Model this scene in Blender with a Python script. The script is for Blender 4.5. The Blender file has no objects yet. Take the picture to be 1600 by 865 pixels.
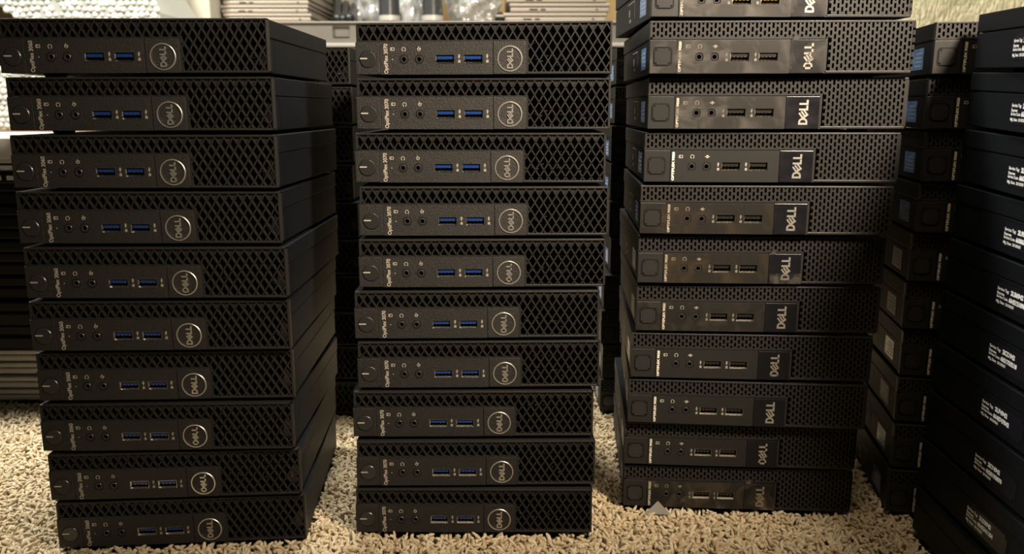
import bpy, bmesh, math, random
import numpy as np
from mathutils import Vector, Matrix, Euler
random.seed(7)
S = bpy.context.scene
COL = S.collection
PI = math.pi

# ------------------------------------------------------------------ camera, world, lights, exposure
CAM_H, PITCH, FPX = 0.3229, 0.2011, 1290.4
cd = bpy.data.cameras.new('camera'); cam = bpy.data.objects.new('camera', cd); COL.objects.link(cam)
cam.location = (0, 0, CAM_H); cam.rotation_euler = (PI/2 - PITCH, 0.001, 0)
cd.sensor_fit = 'HORIZONTAL'; cd.sensor_width = 36; cd.lens = 36*FPX/1600; cd.clip_start = 0.01; cd.clip_end = 50
cd.dof.use_dof = True; cd.dof.focus_distance = 0.62; cd.dof.aperture_fstop = 11
S.camera = cam

W = bpy.data.worlds.new('world'); S.world = W; W.use_nodes = True
bg = W.node_tree.nodes['Background']; bg.inputs[0].default_value = (1.0, 0.93, 0.84, 1); bg.inputs[1].default_value = 0.025

def area(name, loc, target, size, power, color, sy=None):
    l = bpy.data.lights.new(name, 'AREA'); l.energy = power; l.color = color; l.size = size
    if sy: l.shape = 'RECTANGLE'; l.size_y = sy
    o = bpy.data.objects.new(name, l); COL.objects.link(o); o.location = loc
    o.rotation_euler = (Vector(target)-Vector(loc)).to_track_quat('-Z', 'Y').to_euler()
    return o
area('ceiling_light', (-1.05, 1.05, 1.60), (-0.95, 1.25, 0.2), 0.25, 36, (1.0, 0.96, 0.86))
area('ceiling_light', (-0.12, 1.20, 1.70), (-0.10, 1.0, 0), 0.30, 24, (1.0, 0.95, 0.86))
area('ceiling_light', (0.95, 1.05, 1.60), (0.95, 1.25, 0.3), 0.30, 13, (1.0, 0.92, 0.74))
area('room_light', (0.16, 0.38, 0.95), (0.16, 0.50, 0.0), 0.22, 1.45, (1.0, 0.80, 0.56))
sl = bpy.data.lights.new('added_spot', 'SPOT'); sl.energy = 70; sl.color = (1.0, 0.83, 0.64); sl.spot_size = math.radians(66); sl.spot_blend = 1.0  # unseen spot added to brighten the upper fronts of the stacks
sl.shadow_soft_size = 0.05; so = bpy.data.objects.new('added_spot', sl); COL.objects.link(so); so.location = (0.40, 0.08, 0.74)
so.rotation_euler = (Vector((0.14, 0.60, 0.46))-so.location).to_track_quat('-Z', 'Y').to_euler()
S.view_settings.view_transform = 'Standard'; S.view_settings.look = 'None'
S.view_settings.gamma = 1; S.view_settings.use_curve_mapping = False; S.view_settings.exposure = 0.45

# ------------------------------------------------------------------ materials
def mat(name, col, rough=0.5, metal=0.0, bump=None, spec=0.5, vary=None, coat=0.0, rvary=None, trans=0.0):
    """bump=(scale,strength,distance) vary=(scale,colour2,lo,hi) rvary=(scale,r0,r1)"""
    m = bpy.data.materials.new(name); m.use_nodes = True; nt = m.node_tree; N = nt.nodes; L = nt.links
    b = N['Principled BSDF']; b.inputs['Base Color'].default_value = (*col, 1)
    b.inputs['Roughness'].default_value = rough; b.inputs['Metallic'].default_value = metal
    b.inputs['Specular IOR Level'].default_value = spec
    b.inputs['Coat Weight'].default_value = coat; b.inputs['Coat Roughness'].default_value = 0.08
    b.inputs['Transmission Weight'].default_value = trans
    tc = N.new('ShaderNodeTexCoord')
    def noise(sc, det=3):
        n = N.new('ShaderNodeTexNoise'); n.inputs['Scale'].default_value = sc; n.inputs['Detail'].default_value = det
        L.new(tc.outputs['Object'], n.inputs['Vector']); return n
    if bump:
        n = noise(bump[0]); bp = N.new('ShaderNodeBump'); bp.inputs['Strength'].default_value = bump[1]
        bp.inputs['Distance'].default_value = bump[2]
        L.new(n.outputs['Fac'], bp.inputs['Height']); L.new(bp.outputs['Normal'], b.inputs['Normal'])
    if vary:
        n = noise(vary[0], 4); r = N.new('ShaderNodeValToRGB')
        r.color_ramp.elements[0].position = vary[2]; r.color_ramp.elements[1].position = vary[3]
        r.color_ramp.elements[0].color = (*col, 1); r.color_ramp.elements[1].color = (*vary[1], 1)
        L.new(n.outputs['Fac'], r.inputs['Fac']); L.new(r.outputs['Color'], b.inputs['Base Color'])
    if rvary:
        n = noise(rvary[0], 5); mr = N.new('ShaderNodeMapRange')
        mr.inputs[1].default_value = 0.35; mr.inputs[2].default_value = 0.65
        mr.inputs[3].default_value = rvary[1]; mr.inputs[4].default_value = rvary[2]
        L.new(n.outputs['Fac'], mr.inputs[0]); L.new(mr.outputs[0], b.inputs['Roughness'])
    return m

M_GRILLE = mat('textured black plastic', (0.018, 0.0168, 0.0155), 0.40, bump=(2600, 0.5, 0.00025), spec=0.32)
M_PANEL  = mat('speckled black plastic', (0.019, 0.0175, 0.016), 0.42, bump=(1900, 1.0, 0.0005), spec=0.32)
M_PANELB = mat('smooth matt black plastic', (0.017, 0.0163, 0.015), 0.44, bump=(2500, 0.3, 0.0002), spec=0.32)
M_GRILLB = mat('satin black plastic', (0.021, 0.0195, 0.018), 0.40, bump=(2600, 0.4, 0.0002), spec=0.32)
M_CASE   = mat('black painted steel', (0.0026, 0.0038, 0.0060), 0.52, bump=(1800, 0.35, 0.0002), spec=0.22)
M_DARK   = mat('deep black', (0.004, 0.004, 0.004), 0.7, spec=0.2)
M_BUTTON = mat('black button plastic', (0.022, 0.021, 0.020), 0.30)
M_LENS   = mat('pale light pipe', (0.42, 0.39, 0.34), 0.3)
M_JACK   = mat('jack rim', (0.05, 0.048, 0.045), 0.3, 0.4)
M_STEEL  = mat('bright steel', (0.75, 0.72, 0.66), 0.25, 1.0)
M_BLUE   = mat('blue connector plastic', (0.008, 0.035, 0.17), 0.3)
M_BLK    = mat('black connector plastic', (0.012, 0.012, 0.012), 0.3)
M_GOLD   = mat('gold contact', (0.95, 0.72, 0.36), 0.25, 1.0)
M_CHROME = mat('satin silver', (0.88, 0.84, 0.75), 0.33, 0.9)
M_INK    = mat('pale printed ink', (0.46, 0.42, 0.34), 0.6)
M_INKB   = mat('bright printed ink', (0.72, 0.66, 0.54), 0.6)
M_LOGOB  = mat('glossy black logo plate', (0.006, 0.006, 0.008), 0.3, rvary=(90, 0.24, 0.36), spec=0.4)
M_RUBBER = mat('black rubber', (0.012, 0.012, 0.012), 0.8)
M_INNER  = mat('grey inner bracket', (0.42, 0.40, 0.37), 0.45, 0.5)
M_BOARD  = mat('dark circuit board', (0.010, 0.014, 0.012), 0.5)
M_STICK  = mat('blue sticker', (0.07, 0.16, 0.36), 0.25, vary=(160, (0.13, 0.26, 0.46), 0.4, 0.6))
M_STICKD = mat('dark badge', (0.02, 0.022, 0.026), 0.25)
M_WHITE  = mat('white print', (0.85, 0.86, 0.86), 0.5)
M_LABEL  = mat('glossy black label', (0.010, 0.010, 0.014), 0.22)

def film_mat(name, tint, amount, scale, dirt_glare):
    m = bpy.data.materials.new(name); m.use_nodes = True; nt = m.node_tree; N = nt.nodes; L = nt.links
    out = N['Material Output']; N.remove(N['Principled BSDF'])
    tc = N.new('ShaderNodeTexCoord'); n = N.new('ShaderNodeTexNoise'); n.inputs['Scale'].default_value = scale
    n.inputs['Detail'].default_value = 6; n.inputs['Distortion'].default_value = 0.8
    L.new(tc.outputs['Object'], n.inputs['Vector'])
    ramp = N.new('ShaderNodeMapRange'); ramp.inputs[1].default_value = 0.46; ramp.inputs[2].default_value = 0.72
    ramp.inputs[3].default_value = amount*0.12; ramp.inputs[4].default_value = amount
    L.new(n.outputs['Fac'], ramp.inputs[0])
    tr = N.new('ShaderNodeBsdfTransparent'); tr.inputs[0].default_value = (0.92, 0.92, 0.92, 1)
    gl = N.new('ShaderNodeBsdfGlossy'); gl.inputs['Color'].default_value = (*tint, 1); gl.inputs['Roughness'].default_value = 0.16
    df = N.new('ShaderNodeBsdfDiffuse'); df.inputs[0].default_value = (*dirt_glare, 1)
    ad = N.new('ShaderNodeMixShader'); ad.inputs[0].default_value = 0.22; L.new(gl.outputs[0], ad.inputs[1]); L.new(df.outputs[0], ad.inputs[2])
    mx = N.new('ShaderNodeMixShader'); L.new(ramp.outputs[0], mx.inputs[0]); L.new(tr.outputs[0], mx.inputs[1]); L.new(ad.outputs[0], mx.inputs[2])
    bp = N.new('ShaderNodeBump'); bp.inputs['Strength'].default_value = 0.35; bp.inputs['Distance'].default_value = 0.0008
    L.new(n.outputs['Fac'], bp.inputs['Height']); L.new(bp.outputs['Normal'], gl.inputs['Normal'])
    L.new(mx.outputs[0], out.inputs['Surface'])
    return m
M_FILM  = film_mat('clear film with painted glare', (1, 0.97, 0.93), 0.5, 42, (0.40, 0.37, 0.33))  # pale diffuse blotches paint a window reflection into the film colour
M_FILM2 = film_mat('smudged clear film', (1, 0.9, 0.78), 0.36, 38, (0.22, 0.16, 0.10))
M_FILM3 = film_mat('faint clear film', (1, 0.95, 0.9), 0.16, 70, (0.2, 0.17, 0.13))
M_TAPE  = film_mat('clear tape', (1, 1, 1), 0.34, 120, (0.36, 0.34, 0.30))

# ------------------------------------------------------------------ mesh helpers
class MB:
    def __init__(s): s.v = []; s.f = []; s.sm = []; s.mi = []; s.cur = 0
    def add(s, vs, fs, smooth=False):
        b = len(s.v); s.v += [tuple(v) for v in vs]; s.f += [tuple(b+i for i in f) for f in fs]; s.sm += [smooth]*len(fs); s.mi += [s.cur]*len(fs)
    def box(s, x0, x1, y0, y1, z0, z1):
        vs = [(x0,y0,z0),(x1,y0,z0),(x1,y1,z0),(x0,y1,z0),(x0,y0,z1),(x1,y0,z1),(x1,y1,z1),(x0,y1,z1)]
        s.add(vs, [(0,1,5,4),(1,2,6,5),(2,3,7,6),(3,0,4,7),(4,5,6,7),(3,2,1,0)])
    def cbox(s, x0, x1, y0, y1, z0, z1, c):
        """box with chamfered edges"""
        bm = bmesh.new(); bmesh.ops.create_cube(bm, size=1)
        for v in bm.verts: v.co = Vector(((x0+x1)/2+v.co.x*(x1-x0), (y0+y1)/2+v.co.y*(y1-y0), (z0+z1)/2+v.co.z*(z1-z0)))
        bmesh.ops.bevel(bm, geom=bm.edges[:], offset=c, segments=2, affect='EDGES', profile=0.5)
        s.bm(bm)
    def bm(s, bm, smooth=False, M=None):
        bm.verts.index_update(); vs = [(M @ v.co) if M else v.co for v in bm.verts]
        s.add([tuple(v) for v in vs], [[v.index for v in f.verts] for f in bm.faces], smooth); bm.free()
    def bar(s, p, q, w, y0, y1):
        """flat bar in the XZ plane from p to q, with depth"""
        dx, dz = q[0]-p[0], q[1]-p[1]; l = math.hypot(dx, dz) or 1e-9; nx, nz = -dz/l*w/2, dx/l*w/2
        a = [(p[0]+nx, p[1]+nz), (p[0]-nx, p[1]-nz), (q[0]-nx, q[1]-nz), (q[0]+nx, q[1]+nz)]
        s.prism(a, y0, y1)
    def prism(s, poly, y0, y1):
        n = len(poly)
        vs = [(x, y0, z) for x, z in poly]+[(x, y1, z) for x, z in poly]
        fs = [tuple(range(n)), tuple(reversed(range(n, 2*n)))]+[(i, n+i, n+(i+1) % n, (i+1) % n) for i in range(n)]
        s.add(vs, fs)
    def disc(s, cx, cz, r, y0, y1, n=28, r_in=0.0, bev=0.0):
        """disc or ring facing -Y, y0 front"""
        prof = [(r_in, y1), (r_in, y0), (max(r-bev, r_in), y0), (r, y0+bev), (r, y1)] if r_in > 0 else [(0, y0), (r-bev, y0), (r, y0+bev), (r, y1)]
        b = []; k = len(prof)
        for i in range(n):
            a = 2*PI*i/n
            for (rr, yy) in prof: b.append((cx+rr*math.cos(a), yy, cz+rr*math.sin(a)))
        fs = []
        for i in range(n):
            j = (i+1) % n
            for t in range(k-1):
                fs.append((i*k+t, j*k+t, j*k+t+1, i*k+t+1))
        s.add(b, fs)
    def build(s, name, m, parent=None, kind=None):
        me = bpy.data.meshes.new(name); me.from_pydata(s.v, [], s.f)
        me.polygons.foreach_set('use_smooth', s.sm)
        for q_ in (m if isinstance(m, (list, tuple)) else [m]): me.materials.append(q_)
        me.polygons.foreach_set('material_index', s.mi); me.validate(); me.update()
        o = bpy.data.objects.new(name, me); COL.objects.link(o)
        if parent: o.parent = parent
        if kind: o['kind'] = kind
        return o

def rounded(x0, x1, z0, z1, r, n=5):
    pts = []
    for cx, cz, a0 in ((x1-r, z1-r, 0), (x0+r, z1-r, 90), (x0+r, z0+r, 180), (x1-r, z0+r, 270)):
        for i in range(n+1):
            a = math.radians(a0+90*i/n); pts.append((cx+r*math.cos(a), cz+r*math.sin(a)))
    return pts

def text_mb(string, size, depth=0.0, align='LEFT', bold=0.0):
    c = bpy.data.curves.new('t', 'FONT'); c.body = string; c.size = size; c.extrude = depth; c.align_x = align; c.offset = bold
    c.resolution_u = 3
    o = bpy.data.objects.new('t', c); COL.objects.link(o); bpy.context.view_layer.update()
    dg = bpy.context.evaluated_depsgraph_get(); me = bpy.data.meshes.new_from_object(o.evaluated_get(dg))
    vs = [tuple(v.co) for v in me.vertices]; fs = [tuple(p.vertices) for p in me.polygons]
    bpy.data.objects.remove(o); bpy.data.curves.remove(c); bpy.data.meshes.remove(me)
    return vs, fs
def put_text(mb, string, size, fn, depth=0.00005, bold=0.0, width=None):
    vs, fs = text_mb(string, size, depth, bold=bold)
    if not vs: return
    x0 = min(v[0] for v in vs); x1 = max(v[0] for v in vs); k = (width/(x1-x0)) if width else 1
    mb.add([fn((v[0]-x0)*k, v[1], v[2]) for v in vs], fs)

def thing(name, label, cat, loc=(0,0,0), rz=0, group=None):
    o = bpy.data.objects.new(name, None); COL.objects.link(o); o.empty_display_size = 0.02
    o.location = loc; o.rotation_euler = (0, 0, rz); tag(o, label, cat, group); return o
def tag(o, label, cat, group=None, kind=None):
    if label: o['label'] = label
    if cat: o['category'] = cat
    if group: o['group'] = group
    if kind: o['kind'] = kind
    return o
def copy_tree(o, parent=None):
    c = o.copy(); COL.objects.link(c); c.parent = parent
    for ch in list(o.children): copy_tree(ch, c)
    return c

# ------------------------------------------------------------------ setting: floor, walls
P, HB, Z0 = 0.0383, 0.0356, 0.002          # stack pitch, body height, sink of lowest case
M_CARPETBASE = mat('carpet backing', (0.10, 0.075, 0.045), 1.0, bump=(300, 1.0, 0.003), spec=0.1)
m = MB(); m.box(-2.6, 2.6, -1.2, 3.2, -0.05, -0.006); m.build('floor', M_CARPETBASE, kind='structure')
M_WALL = mat('beige painted wall', (0.42, 0.36, 0.27), 0.9, bump=(60, 0.3, 0.003))
m = MB(); m.box(-2.6, 2.6, 3.0, 3.1, -0.006, 2.4); m.build('wall_back', M_WALL, kind='structure')

# ------------------------------------------------------------------ lettering helpers
def up_text(x_right, z0):            # reads upwards, tops to the left, facing -Y
    return lambda u, v, w: (x_right - v, -0.00012 - w, z0 + u)
def dell_letters(mb, cx, cz, length, hgt, st, y0, y1):
    """four-letter emblem, reads upwards, centred at cx,cz"""
    def T(u, v): return (cx + hgt/2 - v, cz - length/2 + u)
    L = length; wD = 0.30*L; wE = 0.27*L; wL = 0.2*L
    def stroke(a, b, w=st): mb.bar(T(*a), T(*b), w, y0, y1)
    # D
    stroke((st/2, 0), (st/2, hgt)); pts = []
    for i in range(9):
        a = -PI/2 + PI*i/8; pts.append((wD*0.42+math.cos(a)*(wD*0.5-st/2), hgt/2+math.sin(a)*(hgt/2-st/2)))
    pts = [(0, st/2)]+pts+[(0, hgt-st/2)]
    for a, b in zip(pts, pts[1:]): stroke(a, b)
    # tilted E
    ex, ez = wD+wE*0.50, hgt/2; ang = math.radians(38); s_ = hgt*0.40
    def R(u, v): return (ex+u*math.cos(ang)-v*math.sin(ang), ez+u*math.sin(ang)+v*math.cos(ang))
    stroke(R(-s_*0.85, -s_), R(-s_*0.85, s_))
    for v in (-s_+st/2, 0, s_-st/2): stroke(R(-s_*0.85, v), R(s_*0.95, v), st*0.85)
    # L L
    for k, u0 in enumerate((wD+wE*1.02, wD+wE*1.02+wL*1.12)):
        stroke((u0+st/2, 0), (u0+st/2, hgt)); stroke((u0, st/2), (u0+wL, st/2))

def plate(mb, x0, x1, z0, z1, holes, y0, y1):
    xs = sorted({x0, x1, *[h[0] for h in holes], *[h[1] for h in holes]}); zs = sorted({z0, z1, *[h[2] for h in holes], *[h[3] for h in holes]})
    for a, b in zip(xs, xs[1:]):
        for c, d in zip(zs, zs[1:]):
            mx, mz = (a+b)/2, (c+d)/2
            if any(h[0] < mx < h[1] and h[2] < mz < h[3] for h in holes): continue
            if mx < x0 or mx > x1 or mz < z0 or mz > z1: continue
            mb.box(a, b, y0, y1, c, d)

mm = 0.001
def X(v): return (v-91)*mm           # from left edge in mm to local x
def Zt(v): return HB - v*mm          # from top edge in mm to local z

# shared small parts
def usb(root, xc, zc, tongue_mat, flip):
    m = MB(); w, h, t = 6.7*mm, 3.0*mm, 0.18*mm
    for a in ((xc-w, xc+w, -0.0002, 0.009, zc-h, zc-h+t), (xc-w, xc+w, -0.0002, 0.009, zc+h-t, zc+h), (xc-w, xc-w+t, -0.0002, 0.009, zc-h, zc+h), (xc+w-t, xc+w, -0.0002, 0.009, zc-h, zc+h)): m.box(*a)
    m.add([(a, b, c) for a in (xc-w+.3*mm, xc+w-.3*mm) for b, c in ((-0.0005, zc-h+.1*mm), (0.0012, zc-h+1.1*mm), (0.0012, zc-h))], [(0, 3, 4, 1), (1, 4, 5, 2), (2, 5, 3, 0), (0, 1, 2), (3, 5, 4)]); m.box(xc-w+.2*mm, xc-w+.75*mm, 0.0004, 0.006, zc-h*.3, zc+h*.75)
    m.cur = 1; m.box(xc-w, xc+w, 0.009, 0.0095, zc-h, zc+h)
    o = m.build('usb_port', [M_STEEL, M_DARK], root)
    m = MB(); m.box(xc-5.6*mm, xc+5.6*mm, 0.0009, 0.009, zc+0.1*mm, zc+2.1*mm)
    m.build('port_tongue', tongue_mat, o)
    m = MB()
    for k in range(4): m.box(xc+(-4.1+2.6*k)*mm, xc+(-3.1+2.6*k)*mm, 0.0010, 0.008, zc-0.15*mm, zc+0.09*mm)
    m.build('port_contacts', M_GOLD, o)
def jack_collar(m, xc, zc, y0): m.disc(xc, zc, 4.15*mm, y0-0.00006, 0.003, r_in=3.3*mm)
def jack(root, xc, zc):
    m = MB(); m.disc(xc, zc, 3.4*mm, -0.0003, 0.004, r_in=2.55*mm, bev=0.25*mm)
    o = m.build('audio_jack', M_DARK, root); o['label'] = 'black recessed surround'
    m = MB(); m.disc(xc, zc, 2.6*mm, -0.0005, 0.004, r_in=1.55*mm, bev=0.35*mm); m.build('jack_rim', M_JACK, o)
    m = MB(); m.disc(xc, zc, 1.6*mm, 0.0035, 0.004); m.build('jack_socket', M_DARK, o)
def body(root, seam=12.7):
    zs = Zt(seam)
    m = MB(); m.cbox(X(0.3), X(181.7), 0.0042, 0.178, zs+0.0003, HB-0.0002, 0.0006); m.build('top_cover', M_CASE, root)
    m = MB(); m.cbox(X(0.9), X(181.1), 0.016, 0.1778, 0.0, zs-0.0004, 0.0005)
    m.box(X(0.9), X(2.0), 0.0042, 0.017, 0.0004, zs-0.0004); m.box(X(180), X(181.1), 0.0042, 0.017, 0.0004, zs-0.0004)
    m.box(X(1.4), X(180.6), 0.010, 0.17, zs-0.0006, zs+0.0008); m.box(X(0.9), X(181.1), 0.0042, 0.017, 0.0, 0.0008)
    m.build('chassis', M_CASE, root)
    for fx in (26, 156):
        for fy in (0.020, 0.158):
            m = MB(); bm = bmesh.new()
            bmesh.ops.create_cone(bm, cap_ends=True, segments=16, radius1=0.0065, radius2=0.0075, depth=0.0027)
            m.bm(bm, M=Matrix.Translation((X(fx), fy, -0.00135))); m.build('rubber_foot', M_RUBBER, root)
def icons(mb, items):
    for kind, x, z in items:
        x = X(x); z = Zt(z); w = 0.32*mm; y0, y1 = -0.00012, 0.0001
        def ring(cx, cz, r, a0=0, a1=360, n=10, sx=1.0):
            pts = [(cx+sx*r*math.cos(math.radians(a0+(a1-a0)*i/n)), cz+r*math.sin(math.radians(a0+(a1-a0)*i/n))) for i in range(n+1)]
            for a, b in zip(pts, pts[1:]): mb.bar(a, b, w, y0, y1)
        if kind == 'disk':
            for a in (((-1.3, .9), (1.3, .9)), ((-1.3, -.9), (1.3, -.9)), ((-1.3, .9), (-1.3, -.9)), ((1.3, .9), (1.3, -.9)), ((-.5, .9), (-.5, -.9))):
                mb.bar((x+a[0][0]*mm, z+a[0][1]*mm), (x+a[1][0]*mm, z+a[1][1]*mm), w, y0, y1)
        elif kind == 'headset':
            ring(x, z, 1.3*mm, -40, 220); mb.bar((x-1.1*mm, z-.9*mm), (x-.5*mm, z-1.2*mm), .5*mm, y0, y1); mb.bar((x+1.1*mm, z-.9*mm), (x+.6*mm, z-1.2*mm), .5*mm, y0, y1)
        elif kind == 'out':
            ring(x, z, 1.1*mm, 130, 410); mb.bar((x-.2*mm, z+.2*mm), (x-.2*mm, z+1.8*mm), w, y0, y1); mb.bar((x-.2*mm, z+.2*mm), (x+1.2*mm, z+.2*mm), w, y0, y1)
        elif kind == 'mic':
            ring(x, z, .9*mm); mb.bar((x-1.8*mm, z), (x-.9*mm, z), w, y0, y1); mb.bar((x+.9*mm, z), (x+1.8*mm, z), w, y0, y1); mb.bar((x, z-1.1*mm), (x, z+1.1*mm), w*1.6, y0, y1)
        elif kind == 'ss':
            put_text(mb, 'SS', 2.1*mm, up_text(x+.8*mm, z-2.6*mm), bold=0.00006)
            mb.bar((x, z+.2*mm), (x, z+3.0*mm), w, y0, y1); mb.bar((x, z+.9*mm), (x-.8*mm, z+1.9*mm), w*.8, y0, y1)
            mb.bar((x, z+1.2*mm), (x+.8*mm, z+2.1*mm), w*.8, y0, y1); mb.bar((x-.45*mm, z+2.8*mm), (x+.45*mm, z+2.8*mm), w*1.5, y0, y1)

def inner_bits(root, seed, sheet):
    rnd = random.Random(seed); m = MB()
    m.box(X(3), X(179), 0.0155, 0.0158, 0.0012, HB-0.0012)
    m.cur = 1
    for i in range(16):
        x = X(rnd.uniform(126, 172)); z = rnd.uniform(3, 13)*mm; r = rnd.uniform(.3, .9)*mm
        m.box(x-r, x+r, 0.0085, 0.0155, z-r*.6, z+r*.6)
    for i in range(14):
        x = X(rnd.uniform(30, 176)); z = Zt(rnd.uniform(9.3, 9.9)); m.box(x, x+rnd.uniform(1, 2.4)*mm, 0.009, 0.0155, z, z+.35*mm)
    for i in range(9):
        x = X(127+5.5*i); m.box(x, x+1.5*mm, 0.0085, 0.0155, Zt(14.2), Zt(13.8))
    if sheet:
        m.prism([(X(171), 6*mm), (X(177), 3.5*mm), (X(178.5), 14*mm), (X(175), 19*mm), (X(172.5), 13*mm)], 0.010, 0.0155)
    m.build('inner_board', [M_DARK, M_STEEL if not sheet else M_INNER], root)

# ---------------- unit with diamond lattice front
def make_lattice_unit(model):
    root = thing('mini_computer', '', 'computer')
    body(root)
    # bezel with lattice
    m = MB(); zt, zb = Zt(1.7), Zt(12.0); xr = 123.2
    m.cbox(X(0.9), X(182), 0.0, 0.0052, Zt(1.5), HB, 0.0004)
    m.box(X(0.9), X(2.4), 0.0, 0.0050, Zt(13.0), Zt(1.2))
    m.cbox(X(180.3), X(182), 0.0, 0.0052, 0.0, HB, 0.0004)
    m.box(X(1.0), X(xr), 0.0, 0.0050, Zt(12.9), Zt(12.0))
    m.box(X(122.2), X(123.6), 0.0003, 0.0050, 0.0, Zt(12.4))
    m.cbox(X(122.4), X(182), 0.0, 0.0052, 0.0, 1.7*mm, 0.0004)
    def inside(x, z):
        if not (2.2 < x < 180.6): return False
        if z < 12.1: return z > 1.4
        return x > 123.3 and z < HB/mm-1.5
    pitch, rise = 6.22, 9.9          # full diamond
    for sgn in (1, -1):
        for k in range(-8, 40):
            xa = 3.8+pitch*k; seg = None; prev = None
            n = 140
            for i in range(n+1):
                z = 1.4+(HB/mm-2.6)*i/n; x = xa+sgn*(z-1.7)*pitch/rise
                ok = inside(x, z)
                if ok and seg is None: seg = (x, z)
                if seg is not None and (not ok or i == n):
                    if prev and abs(prev[1]-seg[1]) > .4: m.bar((X(seg[0]), Zt(seg[1])), (X(prev[0]), Zt(prev[1])), 0.82*mm, 0.0003, 0.0040)
                    seg = None
                prev = (x, z) if ok else None
    for k in range(-1, 29):          # filled triangles under the top rim, and above the lower rims
        xm = 3.8+pitch*(k+.5)
        if xm-3 < 1 or xm+3 > 181: continue
        m.prism([(X(xm-pitch*.42), Zt(1.5)), (X(xm), Zt(5.6)), (X(xm+pitch*.42), Zt(1.5))], 0.0016, 0.0030)
        if xm < 122: m.prism([(X(xm+pitch*.5-1.5), Zt(12.1)), (X(xm+pitch*.5), Zt(9.9)), (X(xm+pitch*.5+1.5), Zt(12.1))][::-1], 0.0020, 0.0032)
        else:
            zz = HB/mm-1.6; ph = ((zz-1.7)/rise) % 1
            m.prism([(X(xm+pitch*(.5)-2.2), Zt(zz)), (X(xm+pitch*.5), Zt(zz-3.3)), (X(xm+pitch*.5+2.2), Zt(zz))][::-1], 0.0020, 0.0032) if xm+pitch*.5+2 < 181 else None
    m.build('front_grille', M_GRILLE, root)
    inner_bits(root, 3 if model == '3070' else 5, model == '3060')
    # control panel: three plates with grooves
    jz = Zt(25.1); u1, u2 = 64.4, 84.6
    holes = [(X(u-6.75), X(u+6.75), jz-3.05*mm, jz+3.05*mm) for u in (u1, u2)]+[(X(j-2.9), X(j+2.9), jz-2.9*mm, jz+2.9*mm) for j in (35.0, 46.0)]
    m = MB(); plate(m, X(17.85), X(98.6), 0.0, Zt(13.0), holes, -0.0002, 0.0042)
    jack_collar(m, X(35), jz, -.0002); jack_collar(m, X(46), jz, -.0002)
    m.cbox(X(0.0), X(17.6), -0.0002, 0.0042, 0.0, Zt(13.0), 0.0005); m.cbox(X(98.9), X(122.1), -0.0002, 0.0042, 0.0, Zt(13.0), 0.0003)
    m.box(X(0.8), X(56), 0.0042, 0.0052, 0.0006, Zt(13.2)); m.box(X(92), X(122), 0.0042, 0.0052, 0.0006, Zt(13.2))
    m.build('control_panel', M_PANEL, root)
    # power button
    m = MB(); m.disc(X(8.9), jz+.2*mm, 6.35*mm, -0.00026, 0.0, r_in=6.0*mm); g = m.build('button_groove', M_DARK, root)
    m = MB(); m.disc(X(8.9), jz+.2*mm, 6.0*mm, -0.0008, 0.0, n=40, bev=0.5*mm)
    b = m.build('power_button', M_BUTTON, root)
    m = MB(); m.box(X(3.4), X(8.6), -0.00092, -0.0006, jz+.25*mm, jz+1.15*mm); o = m.build('indicator_light', M_LENS, b)
    jack(root, X(35.0), jz); jack(root, X(46.0), jz)
    tm = M_BLUE
    usb(root, X(u1), jz, tm, 0); usb(root, X(u2), jz, tm, 0)
    m = MB(); put_text(m, 'OptiPlex '+model, 3.9*mm, lambda u, v, w: (X(23.3)-v, -0.00030-w, Zt(35.0)+u), bold=0.00004, width=20.6*mm)
    m.build('model_lettering', M_INK, root)
    m = MB(); icons(m, [('disk', 26.8, 18.0), ('headset', 35.0, 18.2), ('out', 46.0, 18.0), ('ss', 74.6, 25.0), ('ss', 94.6, 25.0)])
    for i, v in enumerate(m.v): m.v[i] = (v[0], v[1]-0.0002, v[2])
    m.disc(X(26.8), jz, .35*mm, -0.00032, 0.0, n=8)
    m.build('port_symbols', M_INK, root)
    m = MB(); m.disc(X(110.6), jz+.1*mm, 8.9*mm, -0.0007, 0.0, n=48, r_in=8.1*mm, bev=.2*mm)
    dell_letters(m, X(110.7), jz+.1*mm, 13.6*mm, 4.3*mm, .95*mm, -0.00065, 0.0)
    m.build('round_emblem', M_CHROME, root)
    return root

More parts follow.
